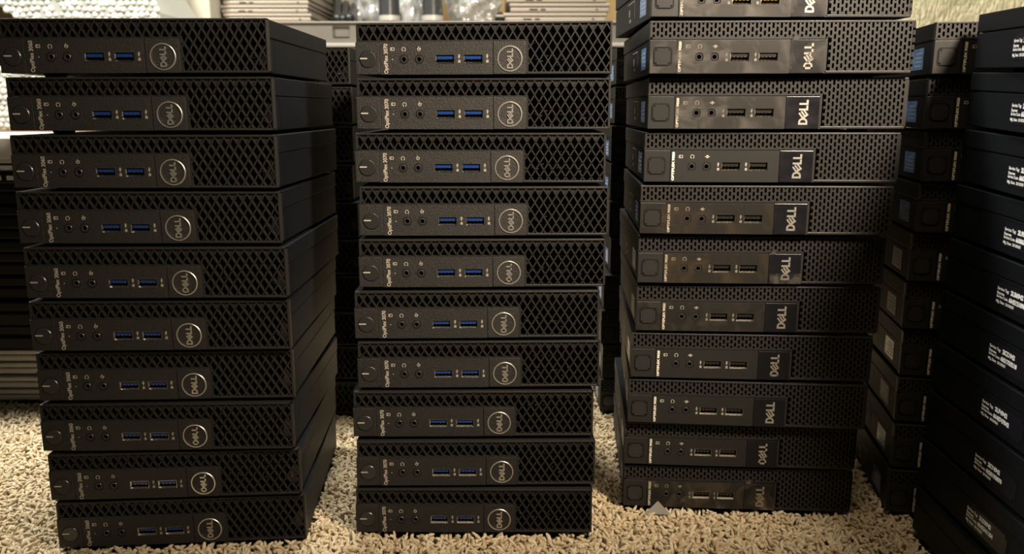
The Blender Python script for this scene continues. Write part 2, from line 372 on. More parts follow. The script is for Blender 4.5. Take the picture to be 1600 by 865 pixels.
# ---------------- unit with slotted front
def make_slot_unit():
    root = thing('mini_computer', '', 'computer')
    body(root, 12.4)
    m = MB(); c = 0.0007
    pitch, sw, per = 2.84, 1.55, 4.9
    xs = [2.6+pitch*i for i in range(64)]
    m.cbox(X(0), X(182), 0.0, 0.0050, Zt(1.6), HB, c*.6)
    m.box(X(0.3), X(1.8), 0.0, 0.0050, Zt(12.2), Zt(1.2))
    m.cbox(X(180.9), X(182), 0.0, 0.0050, 0.0, HB, c*.6)
    m.box(X(0), X(122.0), 0.0, 0.0050, Zt(12.2), Zt(10.9)); m.cbox(X(121.6), X(182), 0.0, 0.0050, 0.0, 1.9*mm, c*.6)
    m.box(X(121.3), X(122.9), 0.0, 0.0050, 0.0, Zt(11))
    for i, x in enumerate(xs):
        right = x > 122.6; zlo = HB/mm-1.8 if right else 11.0
        x1 = xs[i+1] if i+1 < len(xs) else 181.2
        m.box(X(x+sw/2), X(min(x1-sw/2, 181.1)), 0.0, 0.0028, Zt(zlo), Zt(1.5))
        z = 1.55+(0 if i % 2 else -per/2)+3.6; br = per-3.5
        while z < zlo:
            a, b = max(z, 1.4), min(z+br, zlo)
            if b > a: 
                m.box(X(x-sw/2), X(x+sw/2), 0.0, 0.0028, Zt(b), Zt(a))
                for cxs in (-1, 1):       # rounded slot ends
                    ex = x+cxs*sw/2
                    if b < zlo-.3: m.prism([(X(ex), Zt(b)), (X(ex-cxs*.45), Zt(b)), (X(ex), Zt(b+.45))][::cxs], 0.0, 0.0028)
                    if a > 1.7: m.prism([(X(ex), Zt(a)), (X(ex-cxs*.45), Zt(a)), (X(ex), Zt(a-.45))][::-cxs], 0.0, 0.0028)
            z += per
    m.build('front_grille', M_GRILLB, root)
    rnd = random.Random(11); m = MB(); m.box(X(2), X(180), 0.0155, 0.0158, 0.0012, HB-0.0012); m.cur = 1
    for i in range(12):
        x = xs[rnd.randrange(42, 62)]; z = rnd.uniform(4, 26); m.box(X(x-.5), X(x+.5), 0.0045, 0.0155, Zt(z+.9), Zt(z))
    for i in range(1, 22):
        x = xs[i*2 if i < 10 else i]; m.box(X(x-.5), X(x+.1), 0.0042, 0.0155, Zt(4.6), Zt(2.2)) if rnd.random() < .7 else None
    m.build('inner_board', [M_DARK, M_INNER], root)
    jz = Zt(24.3); u1, u2 = 62.8, 82.6
    holes = [(X(u-6.75), X(u+6.75), jz-3.05*mm, jz+3.05*mm) for u in (u1, u2)]+[(X(j-2.9), X(j+2.9), jz-2.9*mm, jz+2.9*mm) for j in (34.6, 45.2)]
    root['_h'] = 0
    m = MB(); plate(m, X(19.2), X(97.2), 0.0, Zt(12.6), holes, -0.0004, 0.0042)
    jack_collar(m, X(34.6), jz, -.0004); jack_collar(m, X(45.2), jz, -.0004)
    m.cbox(X(0.0), X(18.9), -0.0004, 0.0042, 0.0, Zt(12.6), 0.0004)
    m.box(X(0.8), X(55), 0.0042, 0.0050, 0.0006, Zt(12.6)); m.box(X(91), X(121), 0.0042, 0.0050, 0.0006, Zt(12.6))
    m.build('control_panel', M_PANELB, root)
    m = MB(); m.cbox(X(97.4), X(121.2), -0.0006, 0.0042, 0.0, Zt(12.8), 0.0003); lp = m.build('logo_plate', M_LOGOB, root); lp['label'] = 'glossy black plate with silver letters'
    m = MB(); dell_letters(m, X(110.0), Zt(24.0), 17.4*mm, 6.4*mm, 1.35*mm, -0.0009, -0.0004)
    m.build('logo_lettering', M_CHROME, lp)
    m = MB(); m.prism(rounded(X(2.3), X(15.7), jz-6.3*mm, jz+6.8*mm, 2.6*mm), -0.00046, 0.0); m.build('button_groove', M_DARK, root)
    m = MB(); bm = bmesh.new(); bmesh.ops.create_cube(bm, size=1)
    for v in bm.verts: v.co = Vector((X(9)+v.co.x*11.2*mm, -0.0001+v.co.y*0.0018, jz+.25*mm+v.co.z*11.1*mm))
    bmesh.ops.bevel(bm, geom=[e for e in bm.edges if abs(e.verts[0].co.y-e.verts[1].co.y) > 1e-4], offset=1.6*mm, segments=4, affect='EDGES')
    m.bm(bm); 
    b = m.build('power_button', M_BUTTON, root)
    m = MB(); pts = [(X(9)+1.6*mm*math.cos(math.radians(a)), jz+.25*mm+1.6*mm*math.sin(math.radians(a))) for a in range(120, 421, 25)]
    for p, q in zip(pts, pts[1:]): m.bar(p, q, .3*mm, -0.00106, -0.0009)
    m.bar((X(9), jz+.4*mm), (X(9), jz+2.3*mm), .3*mm, -0.00106, -0.0009)
    m.build('power_symbol', M_JACK, b)
    jack(root, X(34.6), jz); jack(root, X(45.2), jz)
    usb(root, X(u1), jz, M_BLK, 0); usb(root, X(u2), jz, M_BLK, 0)
    m = MB(); put_text(m, 'OPTIPLEX 9020', 2.3*mm, lambda u, v, w: (X(21.9)-v, -0.00055-w, Zt(34.6)+u), bold=0.00013, width=20.8*mm)
    m.build('model_lettering', M_INKB, root)
    m = MB(); icons(m, [('disk', 26.5, 17.2), ('headset', 34.8, 17.2), ('mic', 45.6, 17.2), ('ss', 53.6, 24.6), ('ss', 73.6, 24.6)])
    for i, v in enumerate(m.v): m.v[i] = (v[0], v[1]-0.0004, v[2])
    m.build('port_symbols', M_INK, root)
    return root, holes

def side_marks(root):
    xs = X(0.9)
    m = MB(); m.cbox(xs-0.0002, xs+0.0003, 0.024, 0.050, 4*mm, 19.5*mm, 0.0001); s = m.build('blue_sticker', M_STICK, root); s['label'] = 'small blue sticker'
    m = MB()
    for k in range(4): m.box(xs-0.00028, xs-0.0002, 0.027, 0.044-0.003*(k % 2), (6.5+3*k)*mm, (7.1+3*k)*mm)
    m.build('sticker_lines', M_INK, s)
    m = MB(); x0, x1 = xs-0.0001, xs+0.0001
    m.box(x0, x1, 0.075, 0.108, 19.6*mm, 20.1*mm); m.box(x0, x1, 0.075, 0.0755, 7*mm, 20*mm)
    put_text(m, 'i5', 7*mm, lambda u, v, w: (x0-w, 0.102-u, 10.2*mm+v), bold=0.0002)
    put_text(m, 'vPro', 4.2*mm, lambda u, v, w: (x0-w, 0.100-u, 5.2*mm+v), bold=0.0001)
    m.build('side_badge', M_INK, root)

def film(root, x0, x1, m_, name='clear_film', z0=None, z1=None, holes=()):
    m = MB(); plate(m, X(x0), X(x1), z0 if z0 is not None else 0.0003, z1 if z1 is not None else Zt(12.9), list(holes), -0.0012, -0.00098)
    for h in holes:
        if h[1]-h[0] < 7*mm: m.disc((h[0]+h[1])/2, (h[2]+h[3])/2, 4.1*mm, -.0012, -.00098, r_in=2.9*mm)
    return m.build(name, m_, root)

# ------------------------------------------------------------------ the stacks
ORD = ['topmost', 'second', 'third', 'fourth', 'fifth', 'sixth', 'seventh', 'eighth', 'ninth', 'tenth', 'eleventh']
def ordn(i, n, where):
    if i == 0: return 'topmost of %s' % where
    if i == n-1: return 'bottom one of %s, on carpet' % where
    return '%s from top of %s' % (ORD[i], where)

LEFT = [(-0.2548, 0.5752, -0.005), (-0.2522, 0.5723, -0.0142), (-0.2502, 0.565, -0.0225), (-0.25, 0.5651, -0.0059), (-0.2476, 0.563, 0.0035), (-0.2485, 0.5647, 0.0222), (-0.2496, 0.569, 0.0372), (-0.251, 0.567, 0.0227), (-0.2489, 0.569, 0.0572), (-0.2476, 0.571, 0.0744)]
MID = [(-0.021, 0.6018, -0.0841), (-0.0211, 0.6025, -0.0474), (-0.0233, 0.6036, -0.0243), (-0.0206, 0.5995, 0.0018), (-0.0221, 0.5985, 0.012), (-0.0261, 0.5957, 0.0192), (-0.0252, 0.595, 0.0167), (-0.0296, 0.5924, 0.0073), (-0.0278, 0.5888, 0.0112), (-0.0298, 0.5868, -0.0076)]
RIGHT = [(0.1873, 0.5986, 0.0199), (0.187, 0.5941, -0.0287), (0.1884, 0.6009, -0.044), (0.1874, 0.6039, -0.0551), (0.1856, 0.6036, -0.0622), (0.1859, 0.6093, -0.0472), (0.1862, 0.6119, -0.0572), (0.1835, 0.6128, -0.072), (0.1823, 0.613, -0.0953), (0.1815, 0.6215, -0.0736), (0.1823, 0.6245, -0.0702)]
FARR = [(0.2985, 0.6046, -0.1577), (0.2994, 0.6095, -0.1606), (0.3027, 0.6118, -0.1673), (0.3035, 0.6149, -0.1709), (0.3032, 0.6195, -0.1761), (0.3034, 0.6225, -0.1796), (0.3057, 0.6241, -0.1804), (0.305, 0.6238, -0.181), (0.3048, 0.6222, -0.1823), (0.3035, 0.6209, -0.1815)]

u3060 = make_lattice_unit('3060'); u3070 = make_lattice_unit('3070'); slot, HOLES = make_slot_unit()
slot_side = copy_tree(slot); side_marks(slot_side)
slot_tag = copy_tree(slot)
del slot['_h'], slot_side['_h'], slot_tag['_h']
used = set()
def place(proto, x, y, z, a, label, group):
    if proto.name not in used: o = proto; used.add(proto.name)
    else: o = copy_tree(proto)
    o.location = (x, y, z); o.rotation_euler = (0, 0, a); o['label'] = label; o['category'] = 'computer'; o['group'] = group
    return o
feet = []
for i, (x, y, a) in enumerate(LEFT):
    place(u3060, x, y, Z0+(9-i)*P, a, 'black mini computer with diamond grille, '+ordn(i, 10, 'the left front stack'), 'mini computers in the left front stack')
for i, (x, y, a) in enumerate(MID):
    place(u3070, x, y, Z0+(9-i)*P, a, 'black mini computer with diamond grille, '+ordn(i, 10, 'the middle front stack'), 'mini computers in the middle front stack')
for i in range(10):      # behind, seen between left and middle stacks
    o = copy_tree(u3060); o.location = (-0.2505+random.uniform(-.002, .002)+(0.004 if i > 3 else 0), 0.843+random.uniform(-.002, .002), Z0+(9-i)*P); o.rotation_euler = (0, 0, -0.03)
    o['label'] = 'black mini computer, '+ordn(i, 10, 'rear stack between left and middle'); o['group'] = 'mini computers in the rear left stack'
right_units = []
for i, (x, y, a) in enumerate(RIGHT):
    o = copy_tree(slot_side); o.location = (x, y, Z0+(10-i)*P); o.rotation_euler = (0, 0, a); right_units.append(o)
    extra = {1: 'shiny film over its front, ', 2: 'clear film over its ports, ', 4: 'brown smudges on its front, ', 5: 'film tab over its logo, ', 0: 'cut off by the photo edge, '}.get(i, '')
    o['label'] = 'slotted mini computer, '+extra+ordn(i, 11, 'right front stack'); o['group'] = 'mini computers in the right front stack'
hl = HOLES
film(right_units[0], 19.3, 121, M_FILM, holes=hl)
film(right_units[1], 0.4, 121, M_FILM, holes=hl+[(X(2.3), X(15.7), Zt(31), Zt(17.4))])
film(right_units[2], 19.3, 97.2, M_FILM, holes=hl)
film(right_units[4], 0.4, 97.2, M_FILM2, holes=hl+[(X(2.3), X(15.7), Zt(31), Zt(17.4))])
film(right_units[5], 19.3, 97.2, M_FILM2, holes=hl)
film(right_units[5], 98.5, 121.8, M_TAPE, 'tape_strip', z0=0.0002, z1=Zt(27.6))
film(right_units[5], 98.6, 102.4, M_TAPE, 'tape_tab', z0=Zt(13), z1=Zt(9.2))
film(right_units[1], 98.6, 102.8, M_TAPE, 'tape_tab', z0=Zt(13), z1=Zt(8.8))
film(right_units[10], 19.3, 121.8, M_FILM3, holes=hl)
film(right_units[10], 97.6, 102.2, M_TAPE, 'tape_tab', z0=Zt(13), z1=Zt(9.2))
film(right_units[6], 0.4, 97.2, M_FILM3, holes=hl+[(X(2.3), X(15.7), Zt(31), Zt(17.4))])
for i in range(10):      # rear stack between middle and right
    o = copy_tree(slot_side) if i else slot_side
    if not i: o = slot_side
    o.location = (0.1925+random.uniform(-.002, .002)+(-0.006 if i > 5 else 0), 0.848+random.uniform(-.003, .003), Z0+(9-i)*P); o.rotation_euler = (0, 0, 0.01)
    o['label'] = 'black slotted mini computer, '+ordn(i, 10, 'rear stack between middle and right'); o['group'] = 'mini computers in the rear right stack'
for i, (x, y, a) in enumerate(FARR):
    # given point is the front left corner
    cx, cy = x+0.091*math.cos(a), y+0.091*math.sin(a)
    o = copy_tree(slot_side); o.location = (cx, cy, Z0+(9-i)*P); o.rotation_euler = (0, 0, a)
    o['label'] = 'black slotted mini computer, '+ordn(i, 10, 'shaded stack right of right front'); o['group'] = 'mini computers in the shaded stack'
# rightmost stack, leaning forward, service labels on its left side
bx, by, T6, S6, Y6, ZB = 0.3086, 0.5885, 0.0402, 0.0255, 0.0351, 0.005
YAW6 = [-.189, -.128, -.074, -.03, -.014, -.009, 0, .01, .007, -.019]
def frame6(a):
    d = Vector((-math.sin(a)*math.cos(T6), math.cos(a)*math.cos(T6), math.sin(T6))); u = Vector((math.cos(a), math.sin(a), 0)); return u, d, u.cross(d)
TAGS = [('2LC1942', '66530451098'), ('2L71942', '66397290178'), ('2LG2942', '66676290898'), ('2L95942', '66386319178'), ('2LB6942', '6642121898'), ('2KZ1942', '6621733218'), ('2LF4942', '6648747042'), ('2KY4942', '6620193870'), ('2LD3942', '6645341154'), None]
for i in range(10):
    k = 9-i
    o = slot_tag if i == 0 else copy_tree(slot)
    u6, d6, k6 = frame6(YAW6[i]); rot6 = Matrix((u6, d6, k6)).transposed().to_euler()
    base = Vector((bx+S6*k*P, by+(Y6-math.sin(T6))*k*P, ZB+k*P))
    o.location = base - d6*0.178 + u6*0.091; o.rotation_euler = rot6
    if TAGS[i]:
        xs = X(0.9)
        m = MB(); 
        bm = bmesh.new(); bmesh.ops.create_cube(bm, size=1)
        for v in bm.verts: v.co = Vector((xs-0.00005+v.co.x*0.0003, 0.0895+v.co.y*0.047, 12.2*mm+v.co.z*15.2*mm))
        bmesh.ops.bevel(bm, geom=[e for e in bm.edges if abs(e.verts[0].co.x-e.verts[1].co.x) > 1e-5], offset=2.5*mm, segments=4, affect='EDGES')
        m.bm(bm); lab = m.build('service_label', M_LABEL, o)
        m = MB(); xt = xs-0.00022; yb = 0.1115
        def ln(s_, yy, zz, sz, wd, bold=0.00006): put_text(m, s_, sz, lambda u, v, w: (xt-w, yy-u, zz+v), bold=bold, width=wd)
        ln('Service Tag:', yb, 15.0*mm, 2.7*mm, 0.0125); ln(TAGS[i][0], yb-0.0145, 14.6*mm, 4.0*mm, 0.0135, 0.00022)
        ln('Express', yb, 12.2*mm, 2.4*mm, 0.0080); ln('Service Code:', yb, 9.9*mm, 2.4*mm, 0.0125); ln(TAGS[i][1], yb-0.0135, 9.8*mm, 3.8*mm, 0.0175, 0.00022)
        ln('Mfg. Date:  20150203', yb, 6.6*mm, 2.4*mm, 0.0195)
        m.build('label_lettering', M_WHITE, lab)
    txt = ('white printed label, ' if TAGS[i] else 'no label in view, ')
    o['label'] = 'mini computer side on, '+txt+ordn(i, 10, 'rightmost stack'); o['group'] = 'mini computers in the rightmost stack'; o['category'] = 'computer'
# the untouched prototype of the slotted unit goes away
for ch in list(slot.children_recursive): bpy.data.objects.remove(ch)
bpy.data.objects.remove(slot)

# ------------------------------------------------------------------ left tower: thin laptops, black laptops, papers
M_LAPG = mat('dark grey laptop metal', (0.50, 0.47, 0.42), 0.4, 0.2)
M_LAPB = mat('black laptop plastic', (0.003, 0.0035, 0.005), 0.25, spec=0.3)
M_LAPT = mat('warm silver laptop metal', (0.34, 0.29, 0.235), 0.45, 0.3)
M_LAPR = mat('laptop rubber edge', (0.03, 0.03, 0.03), 0.6)
def laptop(mt_base, mt_lid, w, d, t, label, group, loc, rz, name='closed_laptop'):
    root = thing(name, label, 'laptop', loc, rz, group)
    m = MB(); m.cbox(-w/2+.002, w/2-.002, .002, d, 0.0012, t*.56, min(.0022, t*.22)); m.build('keyboard_base', mt_base, root)
    m = MB(); m.cbox(-w/2, w/2, 0, d, t*.64, t, min(.0016, t*.16)); m.build('lid', mt_lid, root)
    m = MB(); m.box(-w/2+.006, w/2-.006, .005, d-.004, t*.54, t*.66)
    m.build('hinge_gap', M_DARK, root)
    m = MB()
    for k, (a, b) in enumerate(((-.3, -.22), (-.19, -.14), (.36, .38))): m.box(w*a, w*b, .0012, .004, t*.26, t*.42)
    m.build('side_ports', M_DARK, root)
    m = MB()
    for a in (-.4, .4):
        for b in (.1, .9): m.box(w*a-.008, w*a+.008, d*b-.004, d*b+.004, 0, .0014)
    m.build('rubber_foot', M_RUBBER, root)
    return root
z = 0.001
PL = ['bottom one', 'second from bottom', 'third from bottom', 'top one']
for k in range(4):
    laptop(M_LAPG, M_LAPG, 0.34, 0.24, 0.0148, 'thin dark grey closed laptop behind the left stack, %s of the thin ones' % PL[k], 'thin grey laptops behind the left stack', (-0.60+random.uniform(-.003, .003), 0.88+random.uniform(-.003, .003), z), random.uniform(-.01, .01)); z += 0.0149
NB = ['lowest', 'second lowest', 'third lowest', 'fourth lowest', 'fifth lowest', 'second highest', 'highest']
for k in range(7):
    t = (0.0293, 0.0282, 0.0262, 0.0262, 0.0250, 0.0255, 0.0248)[k]
    laptop(M_LAPB, M_LAPB, 0.35, 0.25, t, 'thick glossy black closed laptop, %s of those above the grey laptops' % NB[k], 'black laptops behind the left stack', (-0.60+random.uniform(-.004, .004), 0.875+random.uniform(-.005, .005), z), random.uniform(-.02, .02)); z += t
M_PAPER = mat('pale grey card', (0.62, 0.61, 0.57), 0.7, vary=(40, (0.50, 0.49, 0.46), 0.45, 0.6))
t = thing('media_tray', 'black device tray with small grey keys on top of the black laptops', 'tray', (-0.60, 0.87, z))
m = MB(); m.cbox(-.17, .17, 0, .22, 0, .0135, .002); m.build('tray_body', M_LAPB, t)
m = MB()
for k in range(14): m.box(-.16+.023*k, -.143+.023*k, -.001, .004, .004, .0085)
m.build('tray_keys', M_LAPG, t); z += .0137
t = thing('paper_box', 'pale grey flat box lying on top of the tower behind the left stack', 'box', (-0.61, 0.87, z), 0.03)
m = MB(); m.cbox(-.16, .16, 0, .22, 0, .021, .001); m.build('box_base', M_PAPER, t)
m = MB(); m.cbox(-.162, .162, -.002, .222, .012, .034, .001); m.build('box_lid', M_PAPER, t)
m = MB(); m.box(-.12, .10, -.0006, .001, .0055, .0075); m.build('printed_line', M_DARK, t)

# ------------------------------------------------------------------ far background
M_WOOD = mat('brown cardboard', (0.30, 0.19, 0.09), 0.8, bump=(90, .4, .001), vary=(18, (0.24, 0.15, 0.07), .4, .6))
M_KRAFT = mat('kraft cardboard', (0.36, 0.24, 0.105), 0.8, bump=(70, .4, .001), vary=(9, (0.28, 0.18, 0.08), .4, .6))
def carton(name, label, loc, rz, w, d, h, mt, cat='box'):
    t = thing(name, label, cat, loc, rz)
    m = MB(); m.cbox(-w/2, w/2, 0, d, 0, h, .002); m.build('box_body', mt, t)
    m = MB()
    m.box(-w/2, w/2, 0, d/2-.002, h, h+.003); m.box(-w/2, w/2, d/2+.002, d, h, h+.003); m.build('top_flap', mt, t)
    m = MB(); m.box(-w/2+.001, w/2-.001, d/2-.025, d/2+.025, h+.003, h+.0035); m.box(-.025, .025, -.0006, .0, h-.06, h); m.build('packing_tape', M_TAPE, t)
    return t
carton('cardboard_box', 'low brown cardboard box under the bubble-wrapped parcel', (-1.05, 1.66, -.006), 0, .95, .28, .283, M_WOOD)
# bubble-wrapped parcel on it
M_BUB = mat('clear bubble wrap', (0.70, 0.71, 0.66), 0.10, spec=0.9)
M_BUBD = mat('parcel white lining', (0.40, 0.41, 0.37), 0.4)
t = thing('bubble_wrapped_parcel', 'white parcel in shiny bubble wrap on the low brown box', 'parcel', (0, 0, 0))
def pz(px, py, y):     # size helper: point on the plane at depth y seen at a photo pixel
    U, V = (px-800)/FPX, (py-431.6)/FPX
    dy = math.cos(PITCH)-V*math.sin(PITCH); dz = -math.sin(PITCH)-V*math.cos(PITCH); q = y/dy
    return (U*q, CAM_H+dz*q)
poly = [(-1.30, .2815), (-.735, .2815), (-.715, .40), (-.690, .46), (-.700, .51), (-.728, .56), (-.75, .66), (-.98, .70), (-1.30, .70), (-1.30, .66), (-1.13, .60), (-1.012, .522), (-.972, .492), (-.985, .42), (-1.05, .40), (-1.30, .40)][::1]
bm = bmesh.new(); vs = [bm.verts.new((x, 1.71, z_)) for x, z_ in poly]; f = bm.faces.new(vs)
r = bmesh.ops.extrude_face_region(bm, geom=[f]); 
for v in r['geom']:
    if isinstance(v, bmesh.types.BMVert): v.co.y += .22
bmesh.ops.recalc_face_normals(bm, faces=bm.faces[:]); m = MB(); m.bm(bm); m.build('wrapped_body', M_BUBD, t)
def inpoly(x, z_):
    c = False; n = len(poly); j = n-1
    for i in range(n):
        xi, zi = poly[i]; xj, zj = poly[j]
        if (zi > z_) != (zj > z_) and x < (xj-xi)*(z_-zi)/(zj-zi)+xi: c = not c
        j = i
    return c
m = MB(); rnd = random.Random(3); row = 0; zz = .290
while zz < .66:
    xx = -1.12+(0.0065 if row % 2 else 0)
    while xx < -.69:
        if inpoly(xx, zz) and rnd.random() < .93:
            r = .0063*rnd.uniform(.55, 1.15); dx, dz_ = rnd.uniform(-.0020, .0020), rnd.uniform(-.0020, .0020); b = []; n = 10
            hgt = .0024*rnd.uniform(.4, 1.1)
            for (rr, yy) in ((1, 0), (.85, .55), (.5, .9)):
                for i in range(n):
                    a = 2*PI*i/n; b.append((xx+dx+r*rr*math.cos(a), 1.709-hgt*yy, zz+dz_+r*rr*math.sin(a)))
            b.append((xx+dx, 1.709-hgt, zz+dz_)); fs = []
            for l in range(2):
                for i in range(n): fs.append((l*n+i, l*n+(i+1) % n, (l+1)*n+(i+1) % n, (l+1)*n+i))
            for i in range(n): fs.append((2*n+i, 2*n+(i+1) % n, 3*n))
            m.add(b, fs, True)
        xx += .0130
    zz += .0113; row += 1
m.build('bubble_sheet', M_BUB, t)
carton('cardboard_box', 'brown cardboard box behind the bubble-wrapped parcel', (-1.30, 1.98, -.006), 0, .48, .30, .60, M_WOOD)
# white appliance box with a small square mark
M_CREAM = mat('cream white panel', (0.50, 0.48, 0.39), 0.5)
t = thing('white_box', 'tall cream white box with small square symbol behind bubble wrap', 'box', (-0.86, 1.955, -0.006), 0)
m = MB(); m.cbox(-.10, .176, 0, .3, 0, .72, .004); m.build('box_body', M_CREAM, t)
m = MB(); M_MARK = mat('grey mark', (0.30, 0.28, 0.22), 0.6)
cx, cz, hw = .055, .545, .0085
for a in ((cx-hw, cx+hw, cz-hw, cz-hw+.002), (cx-hw, cx+hw, cz+hw-.002, cz+hw), (cx-hw, cx-hw+.002, cz-hw, cz+hw), (cx+hw-.002, cx+hw, cz-hw, cz+hw)): m.box(a[0], a[1], -.0006, .001, a[2], a[3])
m.build('square_symbol', M_MARK, t)
m = MB(); m.box(.120, .123, -.0004, .001, .02, .70); m.build('edge_crease', M_CREAM, t)

# grey plastic table
M_TAB = mat('grey moulded plastic', (0.155, 0.14, 0.118), 0.5, bump=(200, .3, .0008), vary=(14, (0.13, 0.12, 0.10), .4, .6))
M_TABL = mat('paler table rim', (0.33, 0.31, 0.27), 0.5)  # rim paler than the table top
t = thing('plastic_table', 'low grey moulded plastic table behind the computer stacks', 'table', (0, 2.0, -.006))
m = MB(); TZ = .526
m.cbox(-.66, 1.3, 0.004, .72, TZ-.012, TZ, .003)
plate(m, -.66, 1.3, TZ-.047, TZ-.008, [(-.418, -.378, TZ-.033, TZ-.008)], 0.0, .012)
m.box(-.418, -.378, .008, .014, TZ-.034, TZ-.008)
m.box(-.66, -.64, 0.01, .72, TZ-.047, TZ-.008); m.build('table_top', M_TAB, t)
m = MB(); m.cbox(-.662, 1.302, -.004, .010, TZ-.056, TZ-.047, .002); m.box(-.66, 1.3, -.002, .006, TZ-.0015, TZ+.0015)
m.box(-.417, -.379, .0, .008, TZ-.036, TZ-.033); m.build('table_rim', M_TABL, t)
for x in (-.6, 1.2):
    for y in (.06, .62):
        m = MB(); m.cbox(x, x+.04, y, y+.04, 0, TZ-.04, .004); m.build('leg', M_TAB, t)
tz = TZ-.006+.0016
# silver laptops on table, left
for k in range(5):
    laptop(M_LAPT, M_LAPT, 0.205, 0.30, 0.0186, 'warm silver closed laptop, %s of the left pile on the grey table' % ['bottom one', 'second from bottom', 'middle one', 'second from top', 'top one'][k], 'silver laptops on the grey table', (-0.575+random.uniform(-.004, .004), 2.01, tz+.0188*k), random.uniform(-.02, .02))
# black cables / chargers beside
M_CAB = mat('black cable', (0.012, 0.013, 0.016), 0.35)
def tube(mb, pts, r, n=8):
    P_ = [Vector(p) for p in pts]
    rings = []
    for i, p in enumerate(P_):
        tn = ((P_[min(i+1, len(P_)-1)]-P_[max(i-1, 0)]).normalized()); up = Vector((0, 0, 1)) if abs(tn.z) < .9 else Vector((1, 0, 0))
        a = tn.cross(up).normalized(); b = tn.cross(a)
        rr = r[i] if isinstance(r, (list, tuple)) else r
        rings.append([p+a*rr*math.cos(2*PI*k/n)+b*rr*math.sin(2*PI*k/n) for k in range(n)])
    vs = [v for R_ in rings for v in R_]; fs = [(i*n+k, i*n+(k+1) % n, (i+1)*n+(k+1) % n, (i+1)*n+k) for i in range(len(P_)-1) for k in range(n)]
    fs += [tuple(range(n))[::-1], tuple(range((len(P_)-1)*n, len(P_)*n))]
    mb.add(vs, fs, True)
def bez(p0, p1, p2, p3, n=16):
    o = []
    for i in range(n+1):
        t_ = i/n; o.append(tuple((1-t_)**3*a+3*(1-t_)**2*t_*b+3*(1-t_)*t_*t_*c+t_**3*d for a, b, c, d in zip(p0, p1, p2, p3)))
    return o
for k, (r, off) in enumerate(((.011, 0), (.010, .022), (.012, .045))):
    m = MB(); tube(m, bez((-.475+off, 2.35, tz+.09-off*.6), (-.45+off, 2.25, tz+.08), (-.44+off, 2.16, tz+.03), (-.415+off*.6, 2.05, tz+r)), r)
    o = m.build('power_adapter_cable', M_CAB); tag(o, ['black cable curving down beside silver laptops, nearest the laptops', 'black cable curving down beside silver laptops, the middle one', 'black cable beside silver laptops, nearest the clear bags'][k], 'cable', 'black cables by the silver laptops')
# dark cylinders
M_CYL = mat('dark grey tube', (0.06, 0.062, 0.064), 0.32, 0.3)
for k, cx in enumerate((-.293, -.190)):
    t = thing('black_stand', ['dark grey upright tube on the grey table, left of two', 'dark grey upright tube on the grey table, right of two'][k], 'stand', (cx, 2.06, tz), 0, 'upright tubes on the grey table')
    m = MB(); bm = bmesh.new(); bmesh.ops.create_cone(bm, cap_ends=True, segments=40, radius1=.0243, radius2=.0243, depth=.30)
    m.bm(bm, M=Matrix.Translation((0, 0, .155))); m.build('tube', M_CYL, t)
    m = MB(); bm = bmesh.new(); bmesh.ops.create_cone(bm, cap_ends=True, segments=40, radius1=.036, radius2=.030, depth=.005)
    m.bm(bm, M=Matrix.Translation((0, 0, .0025))); m.build('base_ring', M_CYL, t)
    m = MB(); bm = bmesh.new(); bmesh.ops.create_cone(bm, cap_ends=True, segments=40, radius1=.026, radius2=.026, depth=.012)
    m.bm(bm, M=Matrix.Translation((0, 0, .012))); m.build('collar', M_LAPG, t)
# right laptop pile
for k, (dx, w) in enumerate(((0, .245), (.012, .235), (.004, .24))):
    laptop(M_LAPT, M_LAPT, w, 0.33, 0.0205, 'silver closed laptop with black underside, %s of the right pile' % ['bottom one', 'middle one', 'top one'][k], 'silver laptops right on the grey table', (0.100+dx, 2.02, tz+.0215*k), .01*k-.01)
m = None
# clear plastic bags: crumpled sheets
def bag_mat(name, tint, amt):
    m = bpy.data.materials.new(name); m.use_nodes = True; N = m.node_tree.nodes; L = m.node_tree.links
    out = N['Material Output']; N.remove(N['Principled BSDF'])
    tr = N.new('ShaderNodeBsdfTransparent'); tr.inputs[0].default_value = (.93, .93, .93, 1)
    gl = N.new('ShaderNodeBsdfGlossy'); gl.inputs['Roughness'].default_value = .12; gl.inputs['Color'].default_value = (1, 1, 1, 1)
    df = N.new('ShaderNodeBsdfDiffuse'); df.inputs[0].default_value = (*tint, 1)
    a = N.new('ShaderNodeMixShader'); a.inputs[0].default_value = .5; L.new(gl.outputs[0], a.inputs[1]); L.new(df.outputs[0], a.inputs[2])
    b = N.new('ShaderNodeMixShader'); b.inputs[0].default_value = amt; L.new(tr.outputs[0], b.inputs[1]); L.new(a.outputs[0], b.inputs[2])
    L.new(b.outputs[0], out.inputs['Surface']); return m
M_BAG = bag_mat('clear polythene', (.75, .77, .74), .55); M_BAG2 = bag_mat('milky polythene', (.78, .78, .76), .8)
def bag(name, label, loc, sx, sy, sz, seed, mt):
    rnd = random.Random(seed); bm = bmesh.new(); bmesh.ops.create_icosphere(bm, subdivisions=5, radius=1)
    dirs = [(Vector((rnd.gauss(0, 1), rnd.gauss(0, 1), rnd.gauss(0, 1))).normalized(), rnd.uniform(2, 12), rnd.uniform(0, 6), rnd.uniform(.03, .09)) for _ in range(22)]
    for v in bm.verts:
        d = v.co.normalized(); s = 1+sum(a*(abs(math.sin(f*(d @ q)+p))-.5) for q, f, p, a in dirs)
        v.co = Vector((d.x*s*sx, d.y*s*sy, max(d.z*s*sz, -sz*.75)+sz*.75))
    m = MB(); m.bm(bm, True); o = m.build(name, mt); o.location = loc; tag(o, label, 'bag'); return o
bag('plastic_bag', 'clear crumpled plastic bag between black cables and left tube', (-.345, 2.24, tz), .055, .07, .085, 1, M_BAG2)
